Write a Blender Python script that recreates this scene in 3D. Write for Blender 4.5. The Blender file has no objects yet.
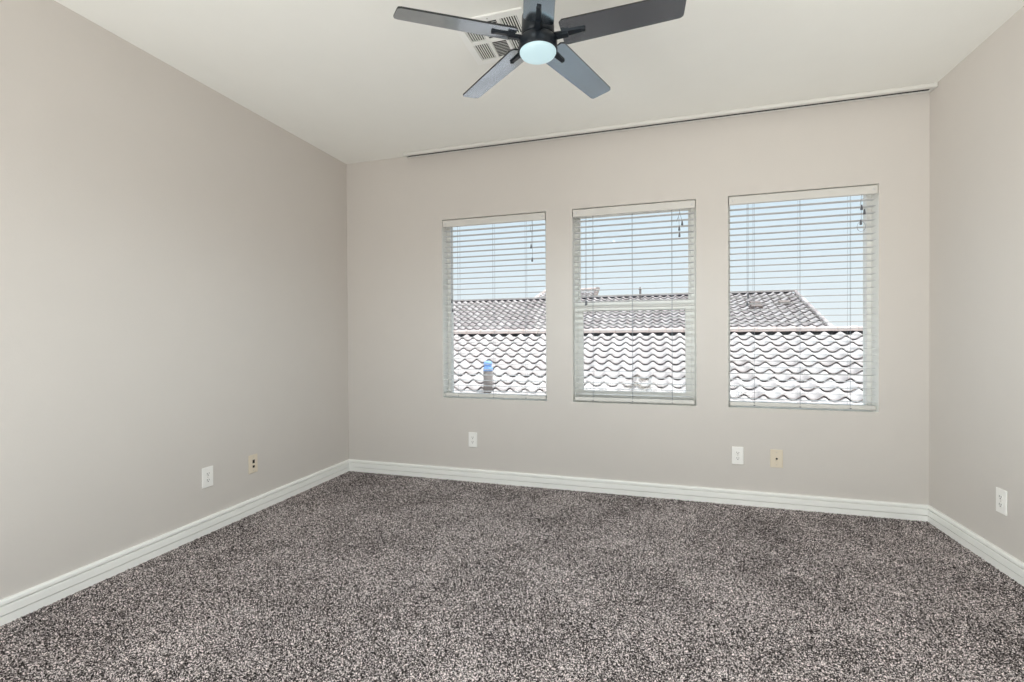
import bpy, bmesh, math, random
import numpy as np
from mathutils import Vector, Matrix
random.seed(7)
S = bpy.context.scene
COL = S.collection
PI = math.pi

# ------------------------------------------------------------------ camera
F, YAW, PITCH, ROLL, ZC = 472.45, 0.28954, -0.0084, -0.00594, 1.185
cd = bpy.data.cameras.new('camera'); cam = bpy.data.objects.new('camera', cd); COL.objects.link(cam)
cd.sensor_width = 36; cd.lens = 36 * F / 1024; cd.clip_start = 0.02; cd.clip_end = 300


def cam2world(a, b, d):
    c, s = math.cos(-ROLL), math.sin(-ROLL)
    a, b = c * a - s * b, s * a + c * b
    X, Y2, Z2 = a, d, -b
    c, s = math.cos(PITCH), math.sin(PITCH)
    Y = c * Y2 - s * Z2; z = s * Y2 + c * Z2
    c, s = math.cos(YAW), math.sin(YAW)
    return Vector((c * X - s * Y, s * X + c * Y, z))


r_, u_, f_ = cam2world(1, 0, 0), cam2world(0, -1, 0), cam2world(0, 0, 1)
cam.matrix_world = Matrix(((r_.x, u_.x, -f_.x, 0), (r_.y, u_.y, -f_.y, 0), (r_.z, u_.z, -f_.z, ZC), (0, 0, 0, 1)))
S.camera = cam

# ------------------------------------------------------------------ light and exposure
S.view_settings.view_transform = 'Standard'; S.view_settings.look = 'None'
S.view_settings.gamma = 1; S.view_settings.use_curve_mapping = False
S.view_settings.exposure = 0.0
S.cycles.max_bounces = 14; S.cycles.diffuse_bounces = 8; S.cycles.transparent_max_bounces = 24
S.cycles.caustics_reflective = False; S.cycles.caustics_refractive = False
S.cycles.use_denoising = True

world = bpy.data.worlds.new('daylight_sky'); S.world = world; world.use_nodes = True
nt = world.node_tree; nt.nodes.clear()
wo = nt.nodes.new('ShaderNodeOutputWorld'); bg = nt.nodes.new('ShaderNodeBackground')
tc = nt.nodes.new('ShaderNodeTexCoord'); sp = nt.nodes.new('ShaderNodeSeparateXYZ'); cr = nt.nodes.new('ShaderNodeValToRGB')
nt.links.new(tc.outputs['Generated'], sp.inputs[0]); nt.links.new(sp.outputs['Z'], cr.inputs[0])
e = cr.color_ramp.elements
e[0].position = 0.0; e[0].color = (0.90, 0.955, 0.985, 1)
e[1].position = 1.0; e[1].color = (1.7, 2.0, 2.3, 1)
k_ = e.new(0.46); k_.color = (2.2, 2.5, 2.75, 1)
m_ = e.new(0.30); m_.color = (0.72, 0.88, 1.0, 1)
nt.links.new(cr.outputs[0], bg.inputs[0]); bg.inputs[1].default_value = 1.0
nt.links.new(bg.outputs[0], wo.inputs[0])

sl = bpy.data.lights.new('sun', 'SUN'); sl.energy = 4.8; sl.angle = math.radians(0.6); sl.color = (1.0, 0.95, 0.90)
sun = bpy.data.objects.new('sun', sl); COL.objects.link(sun)
sun.rotation_euler = Vector((0.33, 0.13, 0.935)).to_track_quat('Z', 'Y').to_euler()
sun.location = (4, 6, 9)

# added area fill behind the camera, set in an invented rear window
al = bpy.data.lights.new('added_rear_fill', 'AREA'); al.shape = 'RECTANGLE'; al.size = 3.3; al.size_y = 1.9
al.energy = 5; al.color = (1.0, 0.985, 0.955)
alo = bpy.data.objects.new('added_rear_fill', al); COL.objects.link(alo)
alo.location = (-0.45, -1.16, 1.25); alo.rotation_euler = (math.radians(90), 0, 0)

# unseen upward fill panel added behind the camera to brighten ceiling and walls
ul = bpy.data.lights.new('added_up_fill', 'AREA'); ul.shape = 'RECTANGLE'; ul.size = 3.8; ul.size_y = 1.1; ul.energy = 82; ul.color = (0.97, 1.0, 0.975)
ulo = bpy.data.objects.new('added_up_fill', ul); COL.objects.link(ulo)
ulo.location = (-0.45, -0.50, 0.25); ulo.rotation_euler = (math.radians(180 - 14), 0, 0)
# another added fill, unseen at the left rear, throwing across to the right wall
vl = bpy.data.lights.new('added_corner_fill', 'AREA'); vl.shape = 'DISK'; vl.size = 0.9; vl.energy = 14; vl.spread = math.radians(75); vl.color = (0.985, 1.0, 0.95)
vlo = bpy.data.objects.new('added_corner_fill', vl); COL.objects.link(vlo)
vlo.location = (-1.6, -0.5, 1.35); vlo.rotation_euler = (-(Vector((1.69, 2.5, 2.0)) - vlo.location)).to_track_quat('Z', 'Y').to_euler()

# ------------------------------------------------------------------ materials


def mat(name, col, rough=0.6, metal=0.0, spec=0.5, bump=0.0, bscale=200.0, vary=0.0, vscale=6.0, coat=0.0):
    m = bpy.data.materials.new(name); m.use_nodes = True
    n = m.node_tree; b = n.nodes['Principled BSDF']
    b.inputs['Base Color'].default_value = (*col, 1); b.inputs['Roughness'].default_value = rough
    b.inputs['Metallic'].default_value = metal; b.inputs['Specular IOR Level'].default_value = spec
    b.inputs['Coat Weight'].default_value = coat
    t = n.nodes.new('ShaderNodeTexCoord')
    nz = n.nodes.new('ShaderNodeTexNoise'); nz.inputs['Scale'].default_value = vscale; nz.inputs['Detail'].default_value = 3
    n.links.new(t.outputs['Object'], nz.inputs['Vector'])
    mx = n.nodes.new('ShaderNodeMix'); mx.data_type = 'RGBA'
    v = max(vary, 0.015)
    mx.inputs[6].default_value = tuple(c * (1 - v) for c in col) + (1,)
    mx.inputs[7].default_value = tuple(min(1, c * (1 + v)) for c in col) + (1,)
    n.links.new(nz.outputs[0], mx.inputs[0]); n.links.new(mx.outputs[2], b.inputs['Base Color'])
    if bump:
        bz = n.nodes.new('ShaderNodeTexNoise'); bz.inputs['Scale'].default_value = bscale; bz.inputs['Detail'].default_value = 4
        bp = n.nodes.new('ShaderNodeBump'); bp.inputs['Strength'].default_value = bump; bp.inputs['Distance'].default_value = 0.004
        n.links.new(t.outputs['Object'], bz.inputs['Vector']); n.links.new(bz.outputs[0], bp.inputs['Height'])
        n.links.new(bp.outputs[0], b.inputs['Normal'])
    return m


M = dict(
    wall=mat('warm_greige_wall_paint', (0.622, 0.588, 0.556), 0.75, spec=0.25, bump=0.10, bscale=90),
    ceiling=mat('ceiling_paint', (0.86, 0.858, 0.825), 0.85, spec=0.2, bump=0.12, bscale=80),
    trim=mat('semi_gloss_white_trim', (0.91, 0.91, 0.885), 0.35, spec=0.45),
    vinyl=mat('white_vinyl', (0.82, 0.82, 0.79), 0.4),
    slat=mat('white_faux_wood', (0.64, 0.64, 0.64), 0.45),
    valance=mat('white_valance', (0.64, 0.625, 0.595), 0.45),
    cord=mat('grey_cord', (0.30, 0.33, 0.37), 0.8),
    tassel=mat('dark_cord_tassel', (0.12, 0.13, 0.15), 0.5),
    plastic=mat('white_plastic', (0.88, 0.87, 0.845), 0.35),
    almond=mat('almond_plastic', (0.72, 0.64, 0.52), 0.4),
    hole=mat('dark_slot', (0.015, 0.013, 0.012), 0.8),
    screw=mat('painted_screw', (0.55, 0.53, 0.49), 0.4, metal=0.3),
    brass=mat('dull_brass', (0.30, 0.22, 0.10), 0.35, metal=0.9),
    vent=mat('white_enamelled_steel', (0.88, 0.88, 0.86), 0.4),
    duct_and_shade=mat('dark_duct_and_track_shade', (0.02, 0.019, 0.018), 0.8),
    black=mat('matte_black_metal', (0.008, 0.011, 0.015), 0.36, spec=0.25),
    blade=mat('charcoal_satin_blade', (0.44, 0.49, 0.54), 0.15, metal=1.0, spec=0.6, vary=0.06, vscale=14),
    edge=mat('black_blade_edge', (0.010, 0.011, 0.013), 0.5),
    track=mat('white_track_aluminium', (0.70, 0.69, 0.66), 0.4),
    slab=mat('subfloor', (0.25, 0.22, 0.2), 0.9),
    stucco=mat('exterior_stucco', (0.62, 0.55, 0.47), 0.9, bump=0.3, bscale=60),
    ground=mat('gravel_yard', (0.42, 0.36, 0.30), 0.95, bump=0.5, bscale=40, vary=0.2),
    fascia=mat('brown_fascia', (0.13, 0.095, 0.08), 0.7),
    ridge=mat('ridge_tile', (0.56, 0.45, 0.41), 0.85, vary=0.14, vscale=3),
    under=mat('dark_underlayment_and_gap_shade', (0.05, 0.05, 0.06), 0.9),
    pipe=mat('weathered_brown_flue', (0.17, 0.145, 0.135), 0.8, vary=0.2, vscale=20),
    blue=mat('blue_plastic_cap', (0.20, 0.36, 0.70), 0.5),
    leaf=mat('dry_leaf', (0.15, 0.125, 0.10), 0.9, vary=0.4, vscale=9),
)


def tile_material(name, ca, cb, cc, p, c):
    """clay tiles: each tile its own tone, picked by where the tile sits on its roof"""
    m = bpy.data.materials.new(name); m.use_nodes = True
    n = m.node_tree; b = n.nodes['Principled BSDF']; b.inputs['Roughness'].default_value = 0.9
    b.inputs['Specular IOR Level'].default_value = 0.2
    t = n.nodes.new('ShaderNodeTexCoord'); s = n.nodes.new('ShaderNodeVectorMath'); s.operation = 'DIVIDE'
    s.inputs[1].default_value = (p, c, 50)
    fl = n.nodes.new('ShaderNodeVectorMath'); fl.operation = 'FLOOR'
    wn = n.nodes.new('ShaderNodeTexWhiteNoise'); cr = n.nodes.new('ShaderNodeValToRGB')
    n.links.new(t.outputs['Object'], s.inputs[0]); n.links.new(s.outputs[0], fl.inputs[0]); n.links.new(fl.outputs[0], wn.inputs['Vector'])
    n.links.new(wn.outputs['Value'], cr.inputs[0])
    e = cr.color_ramp.elements; e[0].color = (*ca, 1); e[1].color = (*cb, 1); k = e.new(0.55); k.color = (*cc, 1)
    nz = n.nodes.new('ShaderNodeTexNoise'); nz.inputs['Scale'].default_value = 14; nz.inputs['Detail'].default_value = 5
    n.links.new(t.outputs['Object'], nz.inputs['Vector'])
    mx = n.nodes.new('ShaderNodeMix'); mx.data_type = 'RGBA'; mx.blend_type = 'MULTIPLY'; mx.inputs[0].default_value = 0.35
    n.links.new(cr.outputs[0], mx.inputs[6]); n.links.new(nz.outputs[0], mx.inputs[7])
    n.links.new(mx.outputs[2], b.inputs['Base Color'])
    return m


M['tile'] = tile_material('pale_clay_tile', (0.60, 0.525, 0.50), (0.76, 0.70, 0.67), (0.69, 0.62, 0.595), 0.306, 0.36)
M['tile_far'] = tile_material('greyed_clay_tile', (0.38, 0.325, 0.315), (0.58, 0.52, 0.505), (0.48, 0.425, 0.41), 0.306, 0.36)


def glass_material():
    m = bpy.data.materials.new('clear_glass'); m.use_nodes = True
    n = m.node_tree; n.nodes.clear()
    o = n.nodes.new('ShaderNodeOutputMaterial'); t = n.nodes.new('ShaderNodeBsdfTransparent'); g = n.nodes.new('ShaderNodeBsdfGlossy')
    t.inputs[0].default_value = (0.97, 0.985, 0.985, 1); g.inputs['Roughness'].default_value = 0.02
    fr = n.nodes.new('ShaderNodeFresnel'); fr.inputs[0].default_value = 1.45
    mu = n.nodes.new('ShaderNodeMath'); mu.operation = 'MULTIPLY'; mu.inputs[1].default_value = 0.5
    mx = n.nodes.new('ShaderNodeMixShader')
    n.links.new(fr.outputs[0], mu.inputs[0]); n.links.new(mu.outputs[0], mx.inputs[0])
    n.links.new(t.outputs[0], mx.inputs[1]); n.links.new(g.outputs[0], mx.inputs[2]); n.links.new(mx.outputs[0], o.inputs[0])
    return m


M['glass'] = glass_material()


def lens_material():
    m = bpy.data.materials.new('lit_frosted_lens'); m.use_nodes = True
    b = m.node_tree.nodes['Principled BSDF']
    b.inputs['Base Color'].default_value = (0.22, 0.28, 0.29, 1); b.inputs['Roughness'].default_value = 0.4
    b.inputs['Emission Color'].default_value = (0.66, 0.90, 0.96, 1); b.inputs['Emission Strength'].default_value = 0.58
    return m


M['lens'] = lens_material()


def carpet_material():
    m = bpy.data.materials.new('speckled_cut_pile'); m.use_nodes = True
    n = m.node_tree; b = n.nodes['Principled BSDF']; b.inputs['Roughness'].default_value = 1.0
    b.inputs['Specular IOR Level'].default_value = 0.1
    t = n.nodes.new('ShaderNodeTexCoord')
    vo = n.nodes.new('ShaderNodeTexVoronoi'); vo.inputs['Scale'].default_value = 330; vo.voronoi_dimensions = '2D'
    n.links.new(t.outputs['Object'], vo.inputs['Vector'])
    sx = n.nodes.new('ShaderNodeSeparateColor'); n.links.new(vo.outputs['Color'], sx.inputs[0])
    nz = n.nodes.new('ShaderNodeTexNoise'); nz.inputs['Scale'].default_value = 2.4; nz.inputs['Detail'].default_value = 6; nz.inputs['Roughness'].default_value = 0.7
    n.links.new(t.outputs['Object'], nz.inputs['Vector'])
    ma = n.nodes.new('ShaderNodeMath'); ma.operation = 'MULTIPLY_ADD'; ma.inputs[1].default_value = 0.55; ma.inputs[2].default_value = -0.27
    n.links.new(nz.outputs[0], ma.inputs[0])
    ad = n.nodes.new('ShaderNodeMath'); ad.operation = 'ADD'; n.links.new(sx.outputs[0], ad.inputs[0]); n.links.new(ma.outputs[0], ad.inputs[1])
    cr = n.nodes.new('ShaderNodeValToRGB'); n.links.new(ad.outputs[0], cr.inputs[0])
    e = cr.color_ramp.elements
    e[0].position = 0.18; e[0].color = (0.012, 0.010, 0.010, 1)
    e[1].position = 0.88; e[1].color = (0.92, 0.825, 0.81, 1)
    for p, c in ((0.42, (0.055, 0.047, 0.046, 1)), (0.58, (0.18, 0.155, 0.152, 1)), (0.76, (0.445, 0.392, 0.385, 1))):
        k = e.new(p); k.color = c
    n.links.new(cr.outputs[0], b.inputs['Base Color'])
    return m


M['carpet'] = carpet_material()

# ------------------------------------------------------------------ helpers


def bx(bm, x0, x1, y0, y1, z0, z1, mtx=None):
    vs = [bm.verts.new(v) for v in ((x0, y0, z0), (x1, y0, z0), (x1, y1, z0), (x0, y1, z0), (x0, y0, z1), (x1, y0, z1), (x1, y1, z1), (x0, y1, z1))]
    for f in ((3, 2, 1, 0), (4, 5, 6, 7), (0, 1, 5, 4), (1, 2, 6, 5), (2, 3, 7, 6), (3, 0, 4, 7)):
        bm.faces.new([vs[i] for i in f])
    if mtx is not None:
        for v in vs: v.co = mtx @ v.co
    return vs


def rbx(bm, x0, x1, y0, y1, z0, z1, r=0.002, seg=2, mtx=None):
    t = bmesh.new(); bx(t, x0, x1, y0, y1, z0, z1)
    bmesh.ops.bevel(t, geom=t.edges[:], offset=r, segments=seg, affect='EDGES', profile=0.5)
    if mtx is not None: bmesh.ops.transform(t, matrix=mtx, verts=t.verts[:])
    merge(bm, t)


def merge(bm, t):
    d = {v: bm.verts.new(v.co) for v in t.verts}
    for f in t.faces:
        try: bm.faces.new([d[v] for v in f.verts]).smooth = f.smooth
        except ValueError: pass
    t.free()


def lathe(bm, prof, c=(0, 0, 0), n=40, smooth=True):
    rings = []
    for r, z in prof:
        if r < 1e-6: rings.append([bm.verts.new((c[0], c[1], c[2] + z))])
        else: rings.append([bm.verts.new((c[0] + r * math.cos(2 * PI * i / n), c[1] + r * math.sin(2 * PI * i / n), c[2] + z)) for i in range(n)])
    for a, b in zip(rings[:-1], rings[1:]):
        for i in range(n):
            j = (i + 1) % n
            q = [a[0]] if len(a) == 1 else [a[i], a[j]]
            w = [b[0]] if len(b) == 1 else [b[j], b[i]]
            if len(q) + len(w) >= 3: bm.faces.new(q + w).smooth = smooth


def tube(bm, pts, r, n=8):
    pts = [Vector(p) for p in pts]
    rings = []
    for i, p in enumerate(pts):
        d = (pts[min(i + 1, len(pts) - 1)] - pts[max(i - 1, 0)]).normalized()
        a = d.orthogonal().normalized() if abs(d.z) < 0.999 else Vector((1, 0, 0))
        b = d.cross(a)
        rr = r[i] if isinstance(r, (list, tuple)) else r
        rings.append([bm.verts.new(p + a * rr * math.cos(2 * PI * k / n) + b * rr * math.sin(2 * PI * k / n)) for k in range(n)])
    for A, B in zip(rings[:-1], rings[1:]):
        for k in range(n):
            bm.faces.new((A[k], A[(k + 1) % n], B[(k + 1) % n], B[k])).smooth = True
    bm.faces.new(rings[0][::-1]); bm.faces.new(rings[-1])


def prism(bm, poly, z0, z1, mtx=None):
    """extrude a 2-D outline (x, y) from z0 to z1"""
    a = [bm.verts.new((x, y, z0)) for x, y in poly]; b = [bm.verts.new((x, y, z1)) for x, y in poly]
    n = len(poly)
    bm.faces.new(a[::-1]); bm.faces.new(b)
    for i in range(n): bm.faces.new((a[i], a[(i + 1) % n], b[(i + 1) % n], b[i]))
    if mtx is not None:
        for v in a + b: v.co = mtx @ v.co


def sweep(bm, prof, p0, p1, out, cap=True):
    """profile of (outward, up) points swept straight from p0 to p1"""
    o = Vector(out)
    A = [bm.verts.new(Vector(p0) + o * a + Vector((0, 0, b))) for a, b in prof]
    B = [bm.verts.new(Vector(p1) + o * a + Vector((0, 0, b))) for a, b in prof]
    n = len(prof)
    for i in range(n): bm.faces.new((A[i], A[(i + 1) % n], B[(i + 1) % n], B[i]))
    if cap: bm.faces.new(A[::-1]); bm.faces.new(B)


def obj(name, bm, material, parent=None, loc=None):
    bmesh.ops.recalc_face_normals(bm, faces=bm.faces[:])
    me = bpy.data.meshes.new(name); bm.to_mesh(me); bm.free()
    o = bpy.data.objects.new(name, me); COL.objects.link(o)
    for mm in (material if isinstance(material, (list, tuple)) else [material]): me.materials.append(mm)
    if parent: o.parent = parent
    if loc: o.location = loc
    return o


def B(): return bmesh.new()


def thing(name, label, cat, loc=(0, 0, 0), rz=0, group=None):
    o = bpy.data.objects.new(name, None); COL.objects.link(o); o.location = loc; o.rotation_euler = (0, 0, rz); o.empty_display_size = 0.05
    o['label'] = label; o['category'] = cat
    if group: o['group'] = group
    return o


def struct(name, bm, m, parent=None, label=None):
    o = obj(name, bm, m, parent)
    if not parent: o['kind'] = 'structure'
    if label: o['label'] = label; 
    return o


# ------------------------------------------------------------------ room shell
H, D, XL, XR, YR = 2.74, 3.6447, -2.623, 1.6892, -1.10
ZT, ZB = 2.1724, 0.6776
TH = 0.17
WIN = [(-1.6939, -0.8024), (-0.5948, 0.3012), (0.5133, 1.4158)]


def wall_y(bm, y_in, y_out, x0, x1, z0, z1, holes):
    xs = sorted({x0, x1} | {v for h in holes for v in h[:2]}); zs = sorted({z0, z1} | {v for h in holes for v in h[2:]})
    ish = lambda x, z: any(h[0] < x < h[1] and h[2] < z < h[3] for h in holes)
    for y in (y_in, y_out):
        g = {}
        V = lambda x, z: g.setdefault((x, z), bm.verts.new((x, y, z))) if (x, z) not in g else g[(x, z)]
        for a, b in zip(xs[:-1], xs[1:]):
            for c, d in zip(zs[:-1], zs[1:]):
                if not ish((a + b) / 2, (c + d) / 2): bm.faces.new((V(a, c), V(b, c), V(b, d), V(a, d)))
    rects = [(x0, x1, z0, z1)] + [tuple(h) for h in holes]
    for a, b, c, d in rects:
        for p, q in (((a, c), (b, c)), ((b, c), (b, d)), ((b, d), (a, d)), ((a, d), (a, c))):
            bm.faces.new([bm.verts.new(v) for v in ((p[0], y_in, p[1]), (q[0], y_in, q[1]), (q[0], y_out, q[1]), (p[0], y_out, p[1]))])


bm = B(); wall_y(bm, D, D + TH, XL - 0.12, XR + 0.12, -0.05, H, [(a, b, ZB, ZT) for a, b in WIN]); bmesh.ops.remove_doubles(bm, verts=bm.verts[:], dist=1e-5)
wb_ = struct('wall_back', bm, [M['wall'], M['ceiling']], label='warm greige wall with three windows in a row')
for p_ in wb_.data.polygons:
    if abs(p_.normal.y) < .5 and XL < p_.center.x < XR and .3 < p_.center.z < 2.5: p_.material_index = 1
RW = (-2.15, 1.25, 0.25, 2.25)
bm = B(); wall_y(bm, YR, YR - 0.12, XL - 0.12, XR + 0.12, -0.05, H, [RW]); bmesh.ops.remove_doubles(bm, verts=bm.verts[:], dist=1e-5)
struct('wall_rear', bm, M['wall'])
bm = B(); bx(bm, XL - 0.12, XL, YR, D, -0.05, H); struct('wall_left', bm, M['wall'], label='long plain greige wall left of the windows')
bm = B(); bx(bm, XR, XR + 0.12, YR, D, -0.05, H); struct('wall_right', bm, M['wall'], label='plain greige wall right of the windows')
bm = B(); bx(bm, XL - 0.12, XR + 0.12, YR - 0.12, D + TH, H, H + 0.15); struct('ceiling', bm, M['ceiling'], label='flat pale ceiling carrying the fan and the air vent')
bm = B(); bx(bm, XL - 0.12, XR + 0.12, YR - 0.12, D + TH, -0.25, -0.02); struct('floor', bm, M['slab'])
# unseen eave added over these windows to keep direct sun out
bm = B(); bx(bm, XL - 0.8, XR + 0.8, D + TH, D + TH + 0.62, H + 0.02, H + 0.15); struct('added_sun_eave', bm, M['fascia'])

# rear window frame behind the camera, made up to hold the fill light
w4 = bpy.data.objects.new('window_4', None); COL.objects.link(w4); w4['kind'] = 'structure'
bm = B()
for a, b, c, d in ((RW[0], RW[1], RW[2], RW[2] + .06), (RW[0], RW[1], RW[3] - .06, RW[3]), (RW[0], RW[0] + .06, RW[2] + .06, RW[3] - .06), (RW[1] - .06, RW[1], RW[2] + .06, RW[3] - .06), (-.48, -.42, RW[2] + .06, RW[3] - .06)):
    bx(bm, a, b, YR - 0.10, YR - 0.05, c, d)
obj('window_frame', bm, M['vinyl'], w4)

# baseboards: colonial profile with two grooves
BB = 0.0964
PROF = [(0, -0.015), (0.0150, -0.015), (0.0150, 0.0290), (0.0020, 0.0295), (0.0020, 0.0330), (0.0170, 0.0340), (0.0170, 0.0660), (0.0158, 0.0700), (0.0012, 0.0706),
        (0.0012, 0.0765), (0.0165, 0.0772), (0.0170, 0.0885), (0.0135, 0.0945), (0.0060, BB), (0, BB)]


def mitred(name, p0, p1, out, along, m0, m1, label):
    """straight run of the profile; the ends slide along the run with the outward distance, to meet in the corners"""
    bm = B(); o = Vector(out); t = Vector(along)
    A = [bm.verts.new(Vector(p0) + o * a + t * a * m0 + Vector((0, 0, b))) for a, b in PROF]
    Q = [bm.verts.new(Vector(p1) + o * a - t * a * m1 + Vector((0, 0, b))) for a, b in PROF]
    n = len(PROF)
    for i in range(n): bm.faces.new((A[i], A[(i + 1) % n], Q[(i + 1) % n], Q[i]))
    bm.faces.new(A[::-1]); bm.faces.new(Q)
    struct(name, bm, M['trim'], label=label)


mitred('baseboard_back', (XL, D, 0), (XR, D, 0), (0, -1, 0), (1, 0, 0), 1, 1, 'white grooved baseboard under the three windows')
mitred('baseboard_left', (XL, YR, 0), (XL, D, 0), (1, 0, 0), (0, 1, 0), 1, 1, 'white grooved baseboard along the left wall')
mitred('baseboard_right', (XR, YR, 0), (XR, D, 0), (-1, 0, 0), (0, 1, 0), 1, 1, 'white grooved baseboard along the right wall')
mitred('baseboard_rear', (XL, YR, 0), (XR, YR, 0), (0, 1, 0), (1, 0, 0), 1, 1, None)

# ------------------------------------------------------------------ carpet: a pile of tufts as one dense surface
STEP = 0.0055
ex = 0.006
xs = np.arange(XL + ex, XR - ex, STEP)
ys = np.concatenate([np.arange(YR + ex, 0.85, 0.03), np.arange(0.85, D - ex, STEP)])
nx, ny = len(xs), len(ys)
rng = np.random.default_rng(3)
X, Y = np.meshgrid(xs, ys)
jx = (rng.random(X.shape) - .5) * STEP * 0.8; jy = (rng.random(X.shape) - .5) * STEP * 0.8
jx[:, 0] = jx[:, -1] = 0; jy[0, :] = jy[-1, :] = 0
Z = -0.010 + rng.random(X.shape) ** 1.2 * 0.0065
co = np.stack([X + jx, Y + jy, Z], -1).reshape(-1, 3).astype(np.float32)
i0 = (np.arange(ny - 1)[:, None] * nx + np.arange(nx - 1)[None, :]).ravel()
quads = np.stack([i0, i0 + 1, i0 + nx + 1, i0 + nx], -1).astype(np.int32)
me = bpy.data.meshes.new('carpet')
me.vertices.add(len(co)); me.vertices.foreach_set('co', co.ravel())
me.loops.add(quads.size); me.loops.foreach_set('vertex_index', quads.ravel())
me.polygons.add(len(quads)); me.polygons.foreach_set('loop_start', np.arange(0, quads.size, 4, dtype=np.int32))
me.update(calc_edges=True)
me.polygons.foreach_set('use_smooth', np.ones(len(quads), dtype=bool))
me.materials.append(M['carpet'])
carpet = bpy.data.objects.new('carpet', me); COL.objects.link(carpet)
carpet['kind'] = 'stuff'; carpet['label'] = 'speckled dark grey cut pile carpet covering the whole floor'; carpet['category'] = 'carpet'

# ------------------------------------------------------------------ windows


def frame_rect(bm, x0, x1, z0, z1, w, y0, y1, wb=None, wt=None):
    wb = wb or w; wt = wt or w
    rbx(bm, x0, x1, y0, y1, z0, z0 + wb, 0.003, 1); rbx(bm, x0, x1, y0, y1, z1 - wt, z1, 0.003, 1)
    rbx(bm, x0, x0 + w, y0, y1, z0 + wb - .002, z1 - wt + .002, 0.003, 1); rbx(bm, x1 - w, x1, y0, y1, z0 + wb - .002, z1 - wt + .002, 0.003, 1)


def window(n, x0, x1, hung, label):
    w = bpy.data.objects.new('window_%d' % n, None); COL.objects.link(w); w.location = ((x0 + x1) / 2, D + 0.12, ZB); w['kind'] = 'structure'; w['label'] = label
    cx = (x0 + x1) / 2; a, b = x0 - cx, x1 - cx; h = ZT - ZB
    bm = B(); frame_rect(bm, a, b, 0, h, 0.028, -0.015, 0.048); obj('window_frame', bm, M['vinyl'], w)
    if not hung:
        bm = B(); bx(bm, a + .026, b - .026, 0.012, 0.016, 0.026, h - .026); obj('pane', bm, M['glass'], w)
    else:
        zm = 1.42 - ZB
        bm = B(); frame_rect(bm, a + .027, b - .027, zm - .035, h - .027, 0.016, 0.018, 0.042, wb=0.04); u = obj('upper_sash', bm, M['vinyl'], w)
        bm = B(); bx(bm, a + .04, b - .04, 0.028, 0.032, zm, h - .04); obj('pane', bm, M['glass'], u)
        bm = B(); frame_rect(bm, a + .027, b - .027, 0.027, zm + .033, 0.040, -0.012, 0.016, wb=0.055, wt=0.062)
        rbx(bm, a + .06, b - .06, -0.020, -0.010, zm - .030, zm - .018, 0.002, 1)      # lift lip
        l = obj('lower_sash', bm, M['vinyl'], w)
        bm = B(); bx(bm, a + .06, b - .06, 0.000, 0.004, 0.075, zm - .02); obj('pane', bm, M['glass'], l)
        bm = B(); rbx(bm, -.03, .03, -0.018, 0.014, zm + .033, zm + .047, 0.003, 1); obj('sash_lock', bm, M['vinyl'], l)
    return w


window(1, *WIN[0], False, 'leftmost window, a fixed pane over the tiled roofs')
window(2, *WIN[1], True, 'middle window, single hung with a white meeting rail')
window(3, *WIN[2], False, 'rightmost and widest window, a fixed pane')

# ------------------------------------------------------------------ blinds


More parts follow.
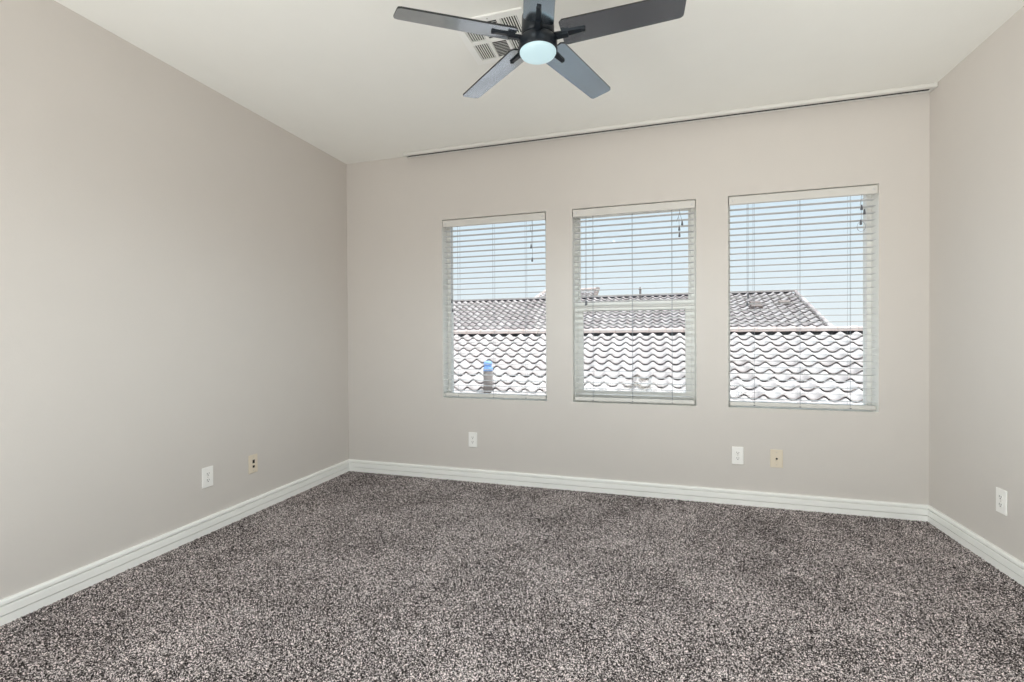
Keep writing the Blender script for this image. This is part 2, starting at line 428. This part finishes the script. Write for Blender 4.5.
def blind(x0, x1, label, tilt_end, pull_kind, tilts, inset=(.155, .165), tin=.102):
    cx = (x0 + x1) / 2; hw = (x1 - x0) / 2
    r = thing('window_blind', label, 'blind', (cx, D, ZB), 0, 'white slatted blinds in the windows')
    h = ZT - ZB; a, b = -hw + 0.006, hw - 0.006
    bm = B(); rbx(bm, a + .004, b - .004, 0.012, 0.062, h - 0.052, h - 0.008, 0.002, 1); obj('headrail', bm, M['valance'], r)
    bm = B(); rbx(bm, a, b, -0.003, 0.007, h - 0.064, h - 0.009, 0.003, 2)                    # valance board and its short returns
    rbx(bm, a, a + .009, 0.005, 0.05, h - 0.064, h - 0.009, 0.002, 1); rbx(bm, b - .009, b, 0.005, 0.05, h - 0.064, h - 0.009, 0.002, 1)
    v = obj('valance', bm, M['valance'], r)
    for s in (-1, 1):
        bm = B(); lathe(bm, [(0, 0), (.007, .001), (.008, .003), (.0, .003)], n=16); bmesh.ops.transform(bm, matrix=Matrix.Translation((s * (hw - .03), -0.0055, h - .037)) @ Matrix.Rotation(-PI / 2, 4, 'X'), verts=bm.verts[:])
        obj('valance_clip', bm, M['slat'], v)
    ztop, zbot = h - 0.093, 0.062
    n = 31; dz = (ztop - zbot) / (n - 1)
    bm = B()
    for k in range(n):
        z = ztop - k * dz
        t = math.radians(-1.0 + random.uniform(-0.7, 0.7) + tilts.get(k, 0))
        R = Matrix.Translation((0, 0.034, z)) @ Matrix.Rotation(t, 4, 'X')
        # a slightly crowned slat, 50 mm deep and 3 mm thick
        prof = [(-.025, -.0010), (-.012, .0004), (0, .0008), (.012, .0004), (.025, -.0010)]
        lo = [bm.verts.new(R @ Vector((x, y, zz - .0010))) for x in (a + .006, b - .006) for y, zz in prof]
        hi = [bm.verts.new(R @ Vector((x, y, zz + .0010))) for x in (a + .006, b - .006) for y, zz in prof]
        for i in range(4):
            bm.faces.new((lo[i], lo[i + 1], lo[i + 6], lo[i + 5])); bm.faces.new((hi[i], hi[i + 5], hi[i + 6], hi[i + 1]))
        for e0 in (0, 4): bm.faces.new((lo[e0], lo[e0 + 5], hi[e0 + 5], hi[e0]))
        for e0 in (0, 5): bm.faces.new([lo[e0 + i] for i in range(5)] + [hi[e0 + i] for i in range(4, -1, -1)])
    obj('slat_stack', bm, M['slat'], r)
    bm = B(); rbx(bm, a + .006, b - .006, 0.008, 0.060, 0.012, 0.040, 0.005, 2); br = obj('bottom_rail', bm, M['valance'], r)
    cords = (-hw + inset[0], 0.0, hw - inset[1])
    for x in cords:
        bm = B()
        for y, rr in ((0.0075, .0011), (0.0605, .0006)): tube(bm, [(x, y, h - .05), (x, y, 0.03)], rr, 6)
        tube(bm, [(x + .004, 0.034, h - .05), (x + .004, 0.034, 0.03)], 0.0005, 6)
        obj('ladder_cord', bm, M['cord'], r)
        bm = B(); lathe(bm, [(0, -.003), (.006, -.002), (.006, .002), (0, .003)], c=(x, 0.007, 0.018), n=14); obj('rail_button', bm, M['tassel'], br)

    def tassel(x, y, z, parent):
        bm = B(); lathe(bm, [(0, .034), (.003, .034), (.0045, .028), (.0075, .006), (.0068, .0), (0, 0)], c=(x, y, z), n=16); obj('tassel', bm, M['tassel'], parent)
    xt = -hw + tin
    bm = B(); ze = [v_ - ZB for v_ in tilt_end]
    for i, z in enumerate(ze): tube(bm, [(xt + i * .007, 0.001, h - .06), (xt + i * .008 - .002, -0.001, (h + z) / 2), (xt + i * .006, 0.0, z + .03)], 0.0011, 6)
    tcd = obj('tilt_cord', bm, M['cord'], r)
    for i, z in enumerate(ze): tassel(xt + i * .006, 0.0, z, tcd)
    bm = B(); xp = hw - 0.115; ends = []
    if pull_kind == 'pair':
        tube(bm, [(xp, 0, h - .06), (xp + .004, -.003, h - .12), (xp - .004, 0, h - .25)], .0013, 6); ends.append((xp - .004, h - .285))
        tube(bm, [(xp + .006, 0, h - .06), (xp + .009, -.002, h - .2), (xp + .004, 0, h - .36)], .0013, 6); ends.append((xp + .004, h - .39))
        tube(bm, [(xp - .002, 0, h - .10), (xp - .010, -.004, h - .115), (xp - .009, -.003, h - .15), (xp, 0, h - .16)], .0013, 6)
    elif pull_kind == 'fork':
        tube(bm, [(xp, 0, h - .06), (xp + .002, -.003, h - .10), (xp - .018, -.002, h - .155)], .0013, 6)
        tube(bm, [(xp + .003, 0, h - .06), (xp + .006, -.003, h - .10), (xp + .02, -.002, h - .15)], .0013, 6); ends.append((xp + .021, h - .185))
        tube(bm, [(xp - .018, -.002, h - .155), (xp - .002, -.003, h - .12), (xp + .001, 0, h - .19)], .0013, 6); ends += [(xp + .001, h - .222), (xp + .002, h - .268)]
        tube(bm, [(xp + .001, 0, h - .19), (xp + .002, 0, h - .25)], .0011, 6)
    else:
        xp += 0.004
        loop = [(xp + .012 + .024 * math.cos(t), -.004, h - .275 + .032 * math.sin(t)) for t in np.linspace(PI / 2, PI / 2 + 2 * PI, 22)]
        tube(bm, [(xp + .016, 0, h - .06), (xp + .012, -.002, h - .085), (xp + .012, -.003, h - .17)] , .0013, 6)
        tube(bm, [(xp + .03, 0, h - .09), (xp + .012, -.003, h - .095), (xp + .006, -.004, h - .13), (xp + .02, -.003, h - .16)], .0013, 6)
        tube(bm, [(xp + .012, -.003, h - .17), (xp + .012, -.004, h - .243)] , .0013, 6)
        tube(bm, loop, .0012, 6)
        ends += [(xp + .014, h - .165), (xp + .03, h - .195), (xp + .010, h - .262)]
    pc = obj('pull_cord', bm, M['cord'], r)
    for x, z in ends: tassel(x, -0.003, z, pc)
    return r


blind(*WIN[0], 'lowered white slatted blind in the leftmost window, its two pull cords hanging unevenly', (1.47, 1.395), 'pair', {}, (.138, .172), .086)
blind(*WIN[1], 'lowered white slatted blind over the middle window with the meeting rail behind it', (1.425, 1.428), 'fork', {})
blind(*WIN[2], 'lowered white slatted blind in the rightmost, widest window, pull cord knotted in a loop', (1.39, 1.45), 'loop', {24: -6, 26: -8, 29: -5}, (.168, .155), .122)

# ------------------------------------------------------------------ ceiling track
t = thing('curtain_track', 'long white ceiling track just in front of the window wall', 'curtain track', (0, 0, H))
x0, x1 = -1.99, XR - 0.012
bm = B()
prof = [(3.558, 0), (3.558, -.005), (3.551, -.005), (3.551, -.023), (3.554, -.026), (3.576, -.026), (3.576, -.008), (3.614, -.008), (3.614, -.026), (3.621, -.026), (3.621, 0)]
A_ = [bm.verts.new((x0, y, z)) for y, z in prof]; Q_ = [bm.verts.new((x1, y, z)) for y, z in prof]
for i in range(len(prof)): bm.faces.new((A_[i], A_[(i + 1) % len(prof)], Q_[(i + 1) % len(prof)], Q_[i]))
bm.faces.new(A_[::-1]); bm.faces.new(Q_)
obj('rail', bm, M['track'], t)
bm = B(); bx(bm, x0 + .01, x1 - .01, 3.5775, 3.6125, -.019, -.009); obj('channel_shade', bm, M['duct_and_shade'], t)  # near-black strip set in the track, painting the shade of its hollow
for xa, xb in ((x0 - .010, x0 + .004), (x1 - .004, x1 + .010)):
    bm = B(); rbx(bm, xa, xb, 3.549, 3.623, -.0275, 0, .003, 2); obj('end_cap', bm, M['track'], t)

# ------------------------------------------------------------------ ceiling vent
VX0, VX1, VY0, VY1 = -0.943, -0.585, 2.155, 2.531
v = thing('ceiling_vent', 'white square air vent in the ceiling beside the fan', 'vent', ((VX0 + VX1) / 2, (VY0 + VY1) / 2, H))
cx, cy = (VX0 + VX1) / 2, (VY0 + VY1) / 2
cols = [(-.906, -.822), (-.806, -.726), (-.709, -.622)]; rows = [(2.192, 2.334), (2.356, 2.498)]
bm = B()
xsb = [VX0] + [q for c in cols for q in c] + [VX1]; ysb = [VY0] + [q for c in rows for q in c] + [VY1]
for i in range(0, len(xsb) - 1, 2): bx(bm, xsb[i] - cx, xsb[i + 1] - cx, VY0 - cy, VY1 - cy, -.012, -.002)
for i in range(1, len(xsb) - 1, 2):
    for j in range(0, len(ysb) - 1, 2): bx(bm, xsb[i] - cx, xsb[i + 1] - cx, ysb[j] - cy, ysb[j + 1] - cy, -.012, -.002)
obj('vent_frame', bm, M['vent'], v)
bm = B(); bx(bm, VX0 + .02 - cx, VX1 - .02 - cx, VY0 + .02 - cy, VY1 - .02 - cy, -.0018, -.0004); obj('duct_opening', bm, M['duct_and_shade'], v)
bm = B()
for ci, (a, b) in enumerate(cols):
    for (c, d) in rows:
        if ci != 1:
            k = 7
            for q in range(k):
                xq = a + (q + .5) * (b - a) / k
                bx(bm, xq - cx - .0026, xq - cx + .0026, c - cy, d - cy, -.0105, -.0075)
        else:
            k = 11
            for q in range(k):
                yq = c + (q + .5) * (d - c) / k
                R = Matrix.Translation((0, yq - cy, -.007)) @ Matrix.Rotation(math.radians(40), 4, 'X')
                bx(bm, a - cx, b - cx, -.0040, .0040, -.0006, .0006, R)
obj('louver_grille', bm, M['vent'], v)
for y in (VY0 + .018, VY1 - .018):
    bm = B(); lathe(bm, [(0, -.003), (.003, -.0025), (.0042, 0), (0, 0)], c=(-.764 - cx, y - cy, -.012), n=14); obj('screw', bm, M['screw'], v)

# ------------------------------------------------------------------ ceiling fan
FX, FY, FZ = -0.439, 1.8635, 2.387
fan = thing('ceiling_fan', 'charcoal five blade ceiling fan with a lit round lamp', 'ceiling fan', (FX, FY, H))
zb = FZ - H
bm = B(); lathe(bm, [(0, 0), (.068, 0), (.068, -.012), (.060, -.040), (.030, -.062), (.016, -.066), (0, -.066)]); obj('canopy', bm, M['black'], fan)
bm = B(); lathe(bm, [(0, -.05), (.0125, -.05), (.0125, zb + .11), (0, zb + .11)], n=20); obj('downrod', bm, M['black'], fan)
bm = B(); lathe(bm, [(0, zb + .128), (.022, zb + .128), (.026, zb + .108), (.050, zb + .098), (.064, zb + .085), (.066, zb + .02), (.064, zb + .010), (.060, zb + .004), (0, zb + .004)]); obj('motor_housing', bm, M['black'], fan)
bm = B(); lathe(bm, [(0, zb + .006), (.058, zb + .006), (.072, zb - .006), (.0775, zb - .014), (.0785, zb - .052), (.0765, zb - .057), (.0735, zb - .056), (.0735, zb - .046), (0, zb - .046)]); lk = obj('light_kit', bm, M['black'], fan)
bm = B(); lathe(bm, [(.0733, zb - .048), (.0733, zb - .060), (.070, zb - .066), (.057, zb - .073), (.036, zb - .078), (.015, zb - .080), (0, zb - .0805)]); obj('lamp_lens', bm, M['lens'], lk)
R0, R1 = 0.098, 0.563
for k in range(5):
    ang = math.radians(140.8 + 72 * k)
    base = Matrix.Translation((0, 0, zb)) @ Matrix.Rotation(ang, 4, 'Z')
    pit = base @ Matrix.Rotation(math.radians(-12.7), 4, 'X')
    # outline, a little wider to the root, the tip cut with small round corners and a slight rake
    w0, w1 = 0.059, 0.051
    pts = [(R0, -w0 + .010), (R0 + .012, -w0)]
    pts += [(R1 - .014, -w1), (R1 - .003, -w1 + .006), (R1, -w1 + .016)]
    pts += [(R1 - .010, w1 - .016), (R1 - .013, w1 - .006), (R1 - .024, w1), (R0 + .012, w0), (R0, w0 - .010)]
    bm = B(); prism(bm, pts, -.0035, .0035, pit)
    bl = obj('blade', bm, [M['blade'], M['edge']], fan)
    nz = pit.to_3x3() @ Vector((0, 0, 1))
    for p in bl.data.polygons:
        if abs(p.normal.dot(nz)) < 0.5: p.material_index = 1
    bm = B()
    arm = [(.060, -.017), (.100, -.013), (.190, -.0075), (.193, -.004), (.193, .004), (.190, .0075), (.100, .013), (.060, .017)]
    prism(bm, arm, -.0095, -.0036, pit)
    bx(bm, .055, .125, -.010, .010, -.018, -.004, pit)
    rbx(bm, .178, .192, -.0085, .0085, -.0115, -.0036, .002, 1, pit)
    ar = obj('blade_arm', bm, M['black'], bl)
ll = bpy.data.lights.new('fan_lamp', 'SPOT'); ll.spot_size = math.radians(172); ll.spot_blend = 0.6; ll.shadow_soft_size = 0.0; ll.energy = 62.0; ll.color = (0.82, 0.95, 1.0)
lo = bpy.data.objects.new('fan_lamp', ll); COL.objects.link(lo); lo.location = (FX, FY, FZ - .082)

# ------------------------------------------------------------------ wall plates


def plate_bm(w=.072, h=.118, t=.0065):
    bm = B(); rbx(bm, -w / 2, w / 2, -t, 0, -h / 2, h / 2, .003, 3); return bm


def screw(parent, z, y=-.0066):
    bm = B(); lathe(bm, [(0, 0), (.0032, 0), (.0026, .0012), (0, .0014)], n=14)
    bmesh.ops.transform(bm, matrix=Matrix.Translation((0, y + .0004, z)) @ Matrix.Rotation(PI / 2, 4, 'X'), verts=bm.verts[:]); obj('screw', bm, M['screw'], parent)


def outlet(loc, rz, label, group):
    r = thing('wall_outlet', label, 'outlet', loc, rz, group)
    obj('cover_plate', plate_bm(.075, .124), M['plastic'], r)
    for s in (-1, 1):
        bm = B(); zc = s * .0195
        pts = [(.0165 * math.cos(t) if abs(math.cos(t)) < .95 else .0157 * (1 if math.cos(t) > 0 else -1), max(-.0135, min(.0135, .0175 * math.sin(t)))) for t in np.linspace(0, 2 * PI, 33)[:-1]]
        prism(bm, pts, 0, .0022, Matrix.Translation((0, -.0063, zc)) @ Matrix.Rotation(PI / 2, 4, 'X'))
        so = obj('socket', bm, M['plastic'], r)
        bm = B()
        bx(bm, -.0078, -.0052, -.0089, -.0080, zc - .0005, zc + .0085); bx(bm, .0052, .0078, -.0089, -.0080, zc + .0005, zc + .0078)
        prism(bm, [(.0030 * math.cos(t), .0030 * math.sin(t)) for t in np.linspace(0, 2 * PI, 13)[:-1]], 0, .0009, Matrix.Translation((0, -.0081, zc - .0065)) @ Matrix.Rotation(PI / 2, 4, 'X'))
        obj('slot', bm, M['hole'], so)
    screw(r, 0)
    return r


outlet((-1.4275, D, .338), 0, 'white outlet on the window wall below the leftmost window', 'white duplex outlets')
outlet((.572, D, .3395), 0, 'white outlet on the window wall left of the beige cable plate', 'white duplex outlets')
outlet((XL, 2.236, .337), PI / 2, 'white outlet on the left wall, nearest to the camera there', 'white duplex outlets')
outlet((XR, 2.985, .341), -PI / 2, 'white outlet on the right wall above the baseboard', 'white duplex outlets')
c = thing('cable_plate', 'beige cable wall plate with one round hole, right of a white outlet', 'wall plate', (.817, D, .3345))
obj('cover_plate', plate_bm(.078, .124), M['almond'], c)
bm = B(); lathe(bm, [(0, 0), (.0062, 0), (.0062, .0035), (.0047, .0035), (.0047, .006), (0, .006)], n=18)
bmesh.ops.transform(bm, matrix=Matrix.Translation((0, -.0063, 0)) @ Matrix.Rotation(PI / 2, 4, 'X'), verts=bm.verts[:]); obj('cable_jack', bm, M['hole'], c)
for z in (-.042, .042): screw(c, z)
p = thing('phone_plate', 'beige phone jack plate on the left wall nearer the corner', 'wall plate', (XL, 2.580, .330), PI / 2)
obj('cover_plate', plate_bm(.074, .124), M['almond'], p)
for z0, z1 in ((.004, .028), (-.026, -.010)):
    bm = B(); rbx(bm, -.012, .012, -.0085, -.006, z0 - .003, z1 + .003, .001, 1); j = obj('jack', bm, M['almond'], p)
    bm = B(); bx(bm, -.009, .009, -.0091, -.0084, z0, z1); obj('jack_opening', bm, M['hole'], j)
for z in (-.044, .046): screw(p, z)

# ------------------------------------------------------------------ outside: tiled roofs
PT = 0.306


def tiled_roof(bm, x0, x1, rows, c, seg=12, amp=0.040, skew=None):
    """courses of S tiles in roof space: x along the ridge, y down the slope (negative), z out of the roof.
    Every course is a sheet with a thick front edge lifted off the course below."""
    per = PT; n = int(round((x1 - x0) / per * seg))
    xs = [x0 + (x1 - x0) * i / n for i in range(n + 1)]

    def wave(x):
        u = (x / per) % 1.0
        return amp * (math.cos(2 * PI * u) + 0.18 * math.cos(4 * PI * u))
    th = 0.018
    for j in range(rows):
        yl, yu = -(j + 1) * c, -j * c + (0.03 if j else -0.02)
        zl, zu = 0.064, 0.012
        jit = [random.uniform(-.004, .004) for _ in range(int((x1 - x0) / per) + 3)]
        g = []
        for x in xs:
            if skew and not skew(x, (j + .5) * c): g.append(None); continue
            w = wave(x); q = jit[int((x - x0) / per)]
            g.append([bm.verts.new(v) for v in ((x, yu, w + zu), (x, yl + q, w + zl), (x, yl + q, w + zl - th), (x, yu, w + zu - th))])
        for A, Q in zip(g[:-1], g[1:]):
            if A is None or Q is None: continue
            f = bm.faces.new((A[0], Q[0], Q[1], A[1])); f.smooth = True
            bm.faces.new((A[1], Q[1], Q[2], A[2])); f = bm.faces.new((A[2], Q[2], Q[3], A[3])); f.smooth = True


def cap_run(bm, p0, p1, r=0.095, L=0.40, n=10):
    """half round cap tiles laid end over end from p0 to p1"""
    p0, p1 = Vector(p0), Vector(p1); d = p1 - p0; k = max(1, int(round(d.length / L))); d.normalize()
    side = d.cross(Vector((0, 0, 1))).normalized(); up = side.cross(d)
    for i in range(k):
        a = p0 + (p1 - p0) * (i / k); b = p0 + (p1 - p0) * ((i + 1.12) / k)
        rings = []
        for q, rr, lift in ((a, r, 0.0), (b, r * 1.10, 0.012)):
            rings.append([bm.verts.new(q + side * rr * math.cos(t) + up * (rr * math.sin(t) * .85 + lift)) for t in np.linspace(-.25, PI + .25, n)])
        for u in range(n - 1): bm.faces.new((rings[0][u], rings[0][u + 1], rings[1][u + 1], rings[1][u])).smooth = True
        bm.faces.new(rings[1]); bm.faces.new(rings[0][::-1])


def roof_part(parent, x0, x1, yr, zr, ang, rows, c, material, seg, name='tile_slope', skew=None, amp=0.040):
    bm = B(); tiled_roof(bm, x0, x1, rows, c, seg, amp, skew)
    o = obj(name, bm, material, parent); o.location = Vector((0, yr, zr)) - parent.location; o.rotation_euler = (ang, 0, 0)
    bm = B()
    L = rows * c
    if skew is None: bx(bm, x0, x1, -L + .05, 0, -.10, -amp - .02)
    else:
        bx(bm, x0, x1, -L + .05, 0, -.16, -amp - .05)
    d = obj('roof_deck', bm, M['under'], parent); d.location = o.location; d.rotation_euler = (ang, 0, 0)
    return o


A1 = math.atan(0.375); C1 = 0.36
NY, NZ = 12.2, 1.215
near = thing('neighbouring_house', 'neighbouring house nearest the windows, its pale clay tile roof rising to a straight capped edge', 'house', (0, NY, -3))
roof_part(near, -11.0, 9.5, NY - .06, NZ, A1, 17, C1, M['tile'], 12)
bm = B(); cap_run(bm, (-11, NY, NZ + .078), (9.5, NY, NZ + .078), .095); rc = obj('ridge_cap', bm, M['ridge'], near); rc.location = -near.location
ye = NY - 17 * C1 * math.cos(A1); zeave = NZ - 17 * C1 * math.sin(A1)
bm = B()
for y in (ye + .55,): bx(bm, -10.6, 9.1, y, y + .2, -3, zeave + .12)
bx(bm, -10.6, 9.1, NY - .2, NY, -3, NZ - .12)
bx(bm, -10.6, -10.4, ye + .75, NY - .2, -3, zeave); bx(bm, 8.9, 9.1, ye + .75, NY - .2, -3, zeave)
wl = obj('house_wall', bm, M['stucco'], near); wl.location = -near.location
bm = B(); bx(bm, -11, 9.5, ye + .02, ye + .06, zeave - .16, zeave + .0); fa = obj('fascia', bm, M['fascia'], near); fa.location = -near.location
bm = B(); bx(bm, -10.9, 9.4, NY + .02, NY + .05, NZ - .2, NZ + .10); rb = obj('ridge_gap_shade', bm, M['under'], near); rb.location = -near.location  # dark board added behind the cap to blacken the shaded gaps under it
# flue with a blue cap, standing in the tiles
fl_y = 9.0; fl_x = -3.19
zr_ = NZ - (NY - fl_y) * 0.375
bm = B(); lathe(bm, [(0, zr_ - .1), (.095, zr_ - .1), (.095, .505), (.085, .505), (.0, .505)], c=(fl_x, fl_y, 0), n=24); lathe(bm, [(.098, zr_ + .02), (.16, zr_ - .02), (.16, zr_ - .06)], c=(fl_x, fl_y, 0), n=24)
fl = obj('flue_pipe', bm, M['pipe'], near); fl.location = -near.location
bm = B(); lathe(bm, [(0, .505), (.098, .505), (.098, .57), (.075, .59), (.075, .62), (.090, .63), (.088, .67), (.06, .70), (0, .71)], c=(fl_x, fl_y, 0), n=24)
fc = obj('flue_cap', bm, M['blue'], fl)
# dry leaves caught in the tiles
bm = B()
for _ in range(420):
    yy = random.gauss(9.40, .13); xx = random.gauss(-.245, .13)
    sl_ = (NY - .06 - yy) / math.cos(A1); fr = (sl_ % C1) / C1
    if not .2 < fr < .8: continue
    u_ = (xx / PT) % 1.0
    surf = .040 * (math.cos(2 * PI * u_) + .18 * math.cos(4 * PI * u_)) + .012 + .052 * fr + .030
    zz = NZ - (NY - .06 - yy) * .375 + surf / math.cos(A1) + random.uniform(.012, .03)
    tw = math.atan(-.040 / PT * 2 * PI * (math.sin(2 * PI * u_) + .36 * math.sin(4 * PI * u_)))
    R = Matrix.Translation((xx, yy, zz)) @ Matrix.Rotation(A1 - .13, 4, 'X') @ Matrix.Rotation(-tw, 4, 'Y') @ Matrix.Rotation(random.uniform(0, 6.3), 4, 'Z') @ Matrix.Rotation(random.uniform(-.2, .2), 4, 'X')
    s = random.uniform(.016, .034)
    prism(bm, [(-s, 0), (-s * .4, s * .38), (s * .4, s * .34), (s, 0), (s * .4, -s * .38), (-s * .4, -s * .34)], 0, .002, R)
lv = obj('leaf_litter', bm, M['leaf']); lv['kind'] = 'stuff'; lv['label'] = 'dry leaves caught in the roof tiles seen through the middle window'; lv['category'] = 'leaves'

# second house behind, with a raked right end
FYR, FZR = 21.1, 2.86
far = thing('gabled_house', 'house behind the nearest roof, long tiled slope ending in a raked edge at its right', 'house', (0, FYR, -3))
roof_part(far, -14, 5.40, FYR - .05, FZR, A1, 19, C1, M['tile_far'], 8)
bm = B(); cap_run(bm, (-14, FYR, FZR + .065), (5.4, FYR, FZR + .065), .075); q = obj('ridge_cap', bm, M['tile_far'], far); q.location = -far.location
bm = B(); bx(bm, -13.9, 5.3, FYR + .01, FYR + .04, FZR - .2, FZR + .08); q = obj('ridge_gap_shade', bm, M['under'], far); q.location = -far.location  # same dark backing, shade for the gaps below this ridge
ye = FYR - 19 * C1 * math.cos(A1); ze_ = FZR - 19 * C1 * math.sin(A1)
bm = B(); cap_run(bm, (5.40, ye, ze_ + .06), (5.40, FYR, FZR + .06), .06); q = obj('rake_cap', bm, M['tile_far'], far); q.location = -far.location
bm = B(); bx(bm, -13.6, 5.1, ye + .5, FYR + 2.4, -3, ze_ + .05)
v6 = [bm.verts.new(c_) for x in (-13.6, 5.1) for c_ in ((x, ye + .5, ze_ + .05), (x, FYR + 2.4, ze_ + .05), (x, FYR, FZR - .2))]
for f in ((0, 1, 2), (5, 4, 3), (0, 3, 4, 1), (1, 4, 5, 2), (2, 5, 3, 0)): bm.faces.new([v6[i] for i in f])
q = obj('house_wall', bm, M['stucco'], far); q.location = -far.location
zr = lambda y: FZR - (FYR - y) * .375
bm = B(); tube(bm, [(-.5, FYR - .3, zr(FYR - .3) - .1), (-.5, FYR - .3, zr(FYR) + .34)], .045, 12); lathe(bm, [(0, .42), (.02, .42), (.075, .34), (.075, .31), (0, .31)], c=(-.5, FYR - .3, zr(FYR)), n=14)
q = obj('vent_pipe', bm, M['pipe'], far); q.location = -far.location

for x, y in ((3.70, 19.65), (4.67, 19.65), (3.66, 19.25)):
    bm = B(); R = Matrix.Translation((x, y, zr(y) + .07)) @ Matrix.Rotation(A1, 4, 'X')
    prism(bm, [(-.20, -.02), (.20, -.02), (.17, .07), (-.17, .07)], -.12, .12, R @ Matrix.Rotation(PI / 2, 4, 'X') @ Matrix.Translation((0, 0, 0)))
    q = obj('roof_vent', bm, M['fascia'], far); q.location = -far.location

# taller roof further back, hip to the left and rake to the right
TYR, TZR, TX0, TX1 = 27.4, 3.84, -6.05, -3.02
tall = thing('taller_house', 'taller tiled roof peeking above the long slope between the leftmost and middle windows', 'house', (0, TYR, -3))
hipf = lambda x, s: x > TX0 - s * math.cos(A1) * 0.2
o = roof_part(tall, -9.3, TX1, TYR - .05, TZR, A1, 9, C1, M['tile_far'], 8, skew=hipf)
bpy.data.objects.remove([c_ for c_ in tall.children if c_.name.startswith('roof_deck')][0])
hy, hz = TYR - 9 * C1 * math.cos(A1), TZR - 9 * C1 * math.sin(A1)
bm = B(); cap_run(bm, (TX0, TYR, TZR + .06), (TX1, TYR, TZR + .06), .10)
q = obj('ridge_cap', bm, M['ridge'], tall); q.location = -tall.location
bm = B(); cap_run(bm, (TX0 - 9 * C1 * math.cos(A1) * .2, hy, hz + .06), (TX0, TYR, TZR + .06), .09); q = obj('hip_cap', bm, M['ridge'], tall); q.location = -tall.location
bm = B(); cap_run(bm, (TX1, hy, hz + .05), (TX1, TYR, TZR + .06), .12); q = obj('rake_cap', bm, M['fascia'], tall); q.location = -tall.location
bm = B()
xl = TX0 - 9 * C1 * math.cos(A1) * .2
d = .12
V = [bm.verts.new(c_) for c_ in ((xl, hy, hz - d), (TX1, hy, hz - d), (TX1, TYR, TZR - d), (TX0, TYR, TZR - d), (TX1, TYR + 3, hz - d), (xl, TYR + 3, hz - d))]
W_ = [bm.verts.new((v_.co.x, v_.co.y, -3)) for v_ in (V[0], V[1], V[4], V[5])]
for f in ((V[0], V[1], V[2], V[3]), (V[2], V[4], V[5], V[3]), (V[0], V[3], V[5]), (V[1], V[4], V[2]), (V[0], V[1], W_[1], W_[0]), (V[1], V[4], W_[2], W_[1]), (V[4], V[5], W_[3], W_[2]), (V[5], V[0], W_[0], W_[3])): bm.faces.new(f)
q = obj('house_wall', bm, M['stucco'], tall); q.location = -tall.location

bm = B(); bx(bm, -60, 60, -40, 90, -3.3, -3.0); struct('ground', bm, M['ground'])
bpy.context.view_layer.update()
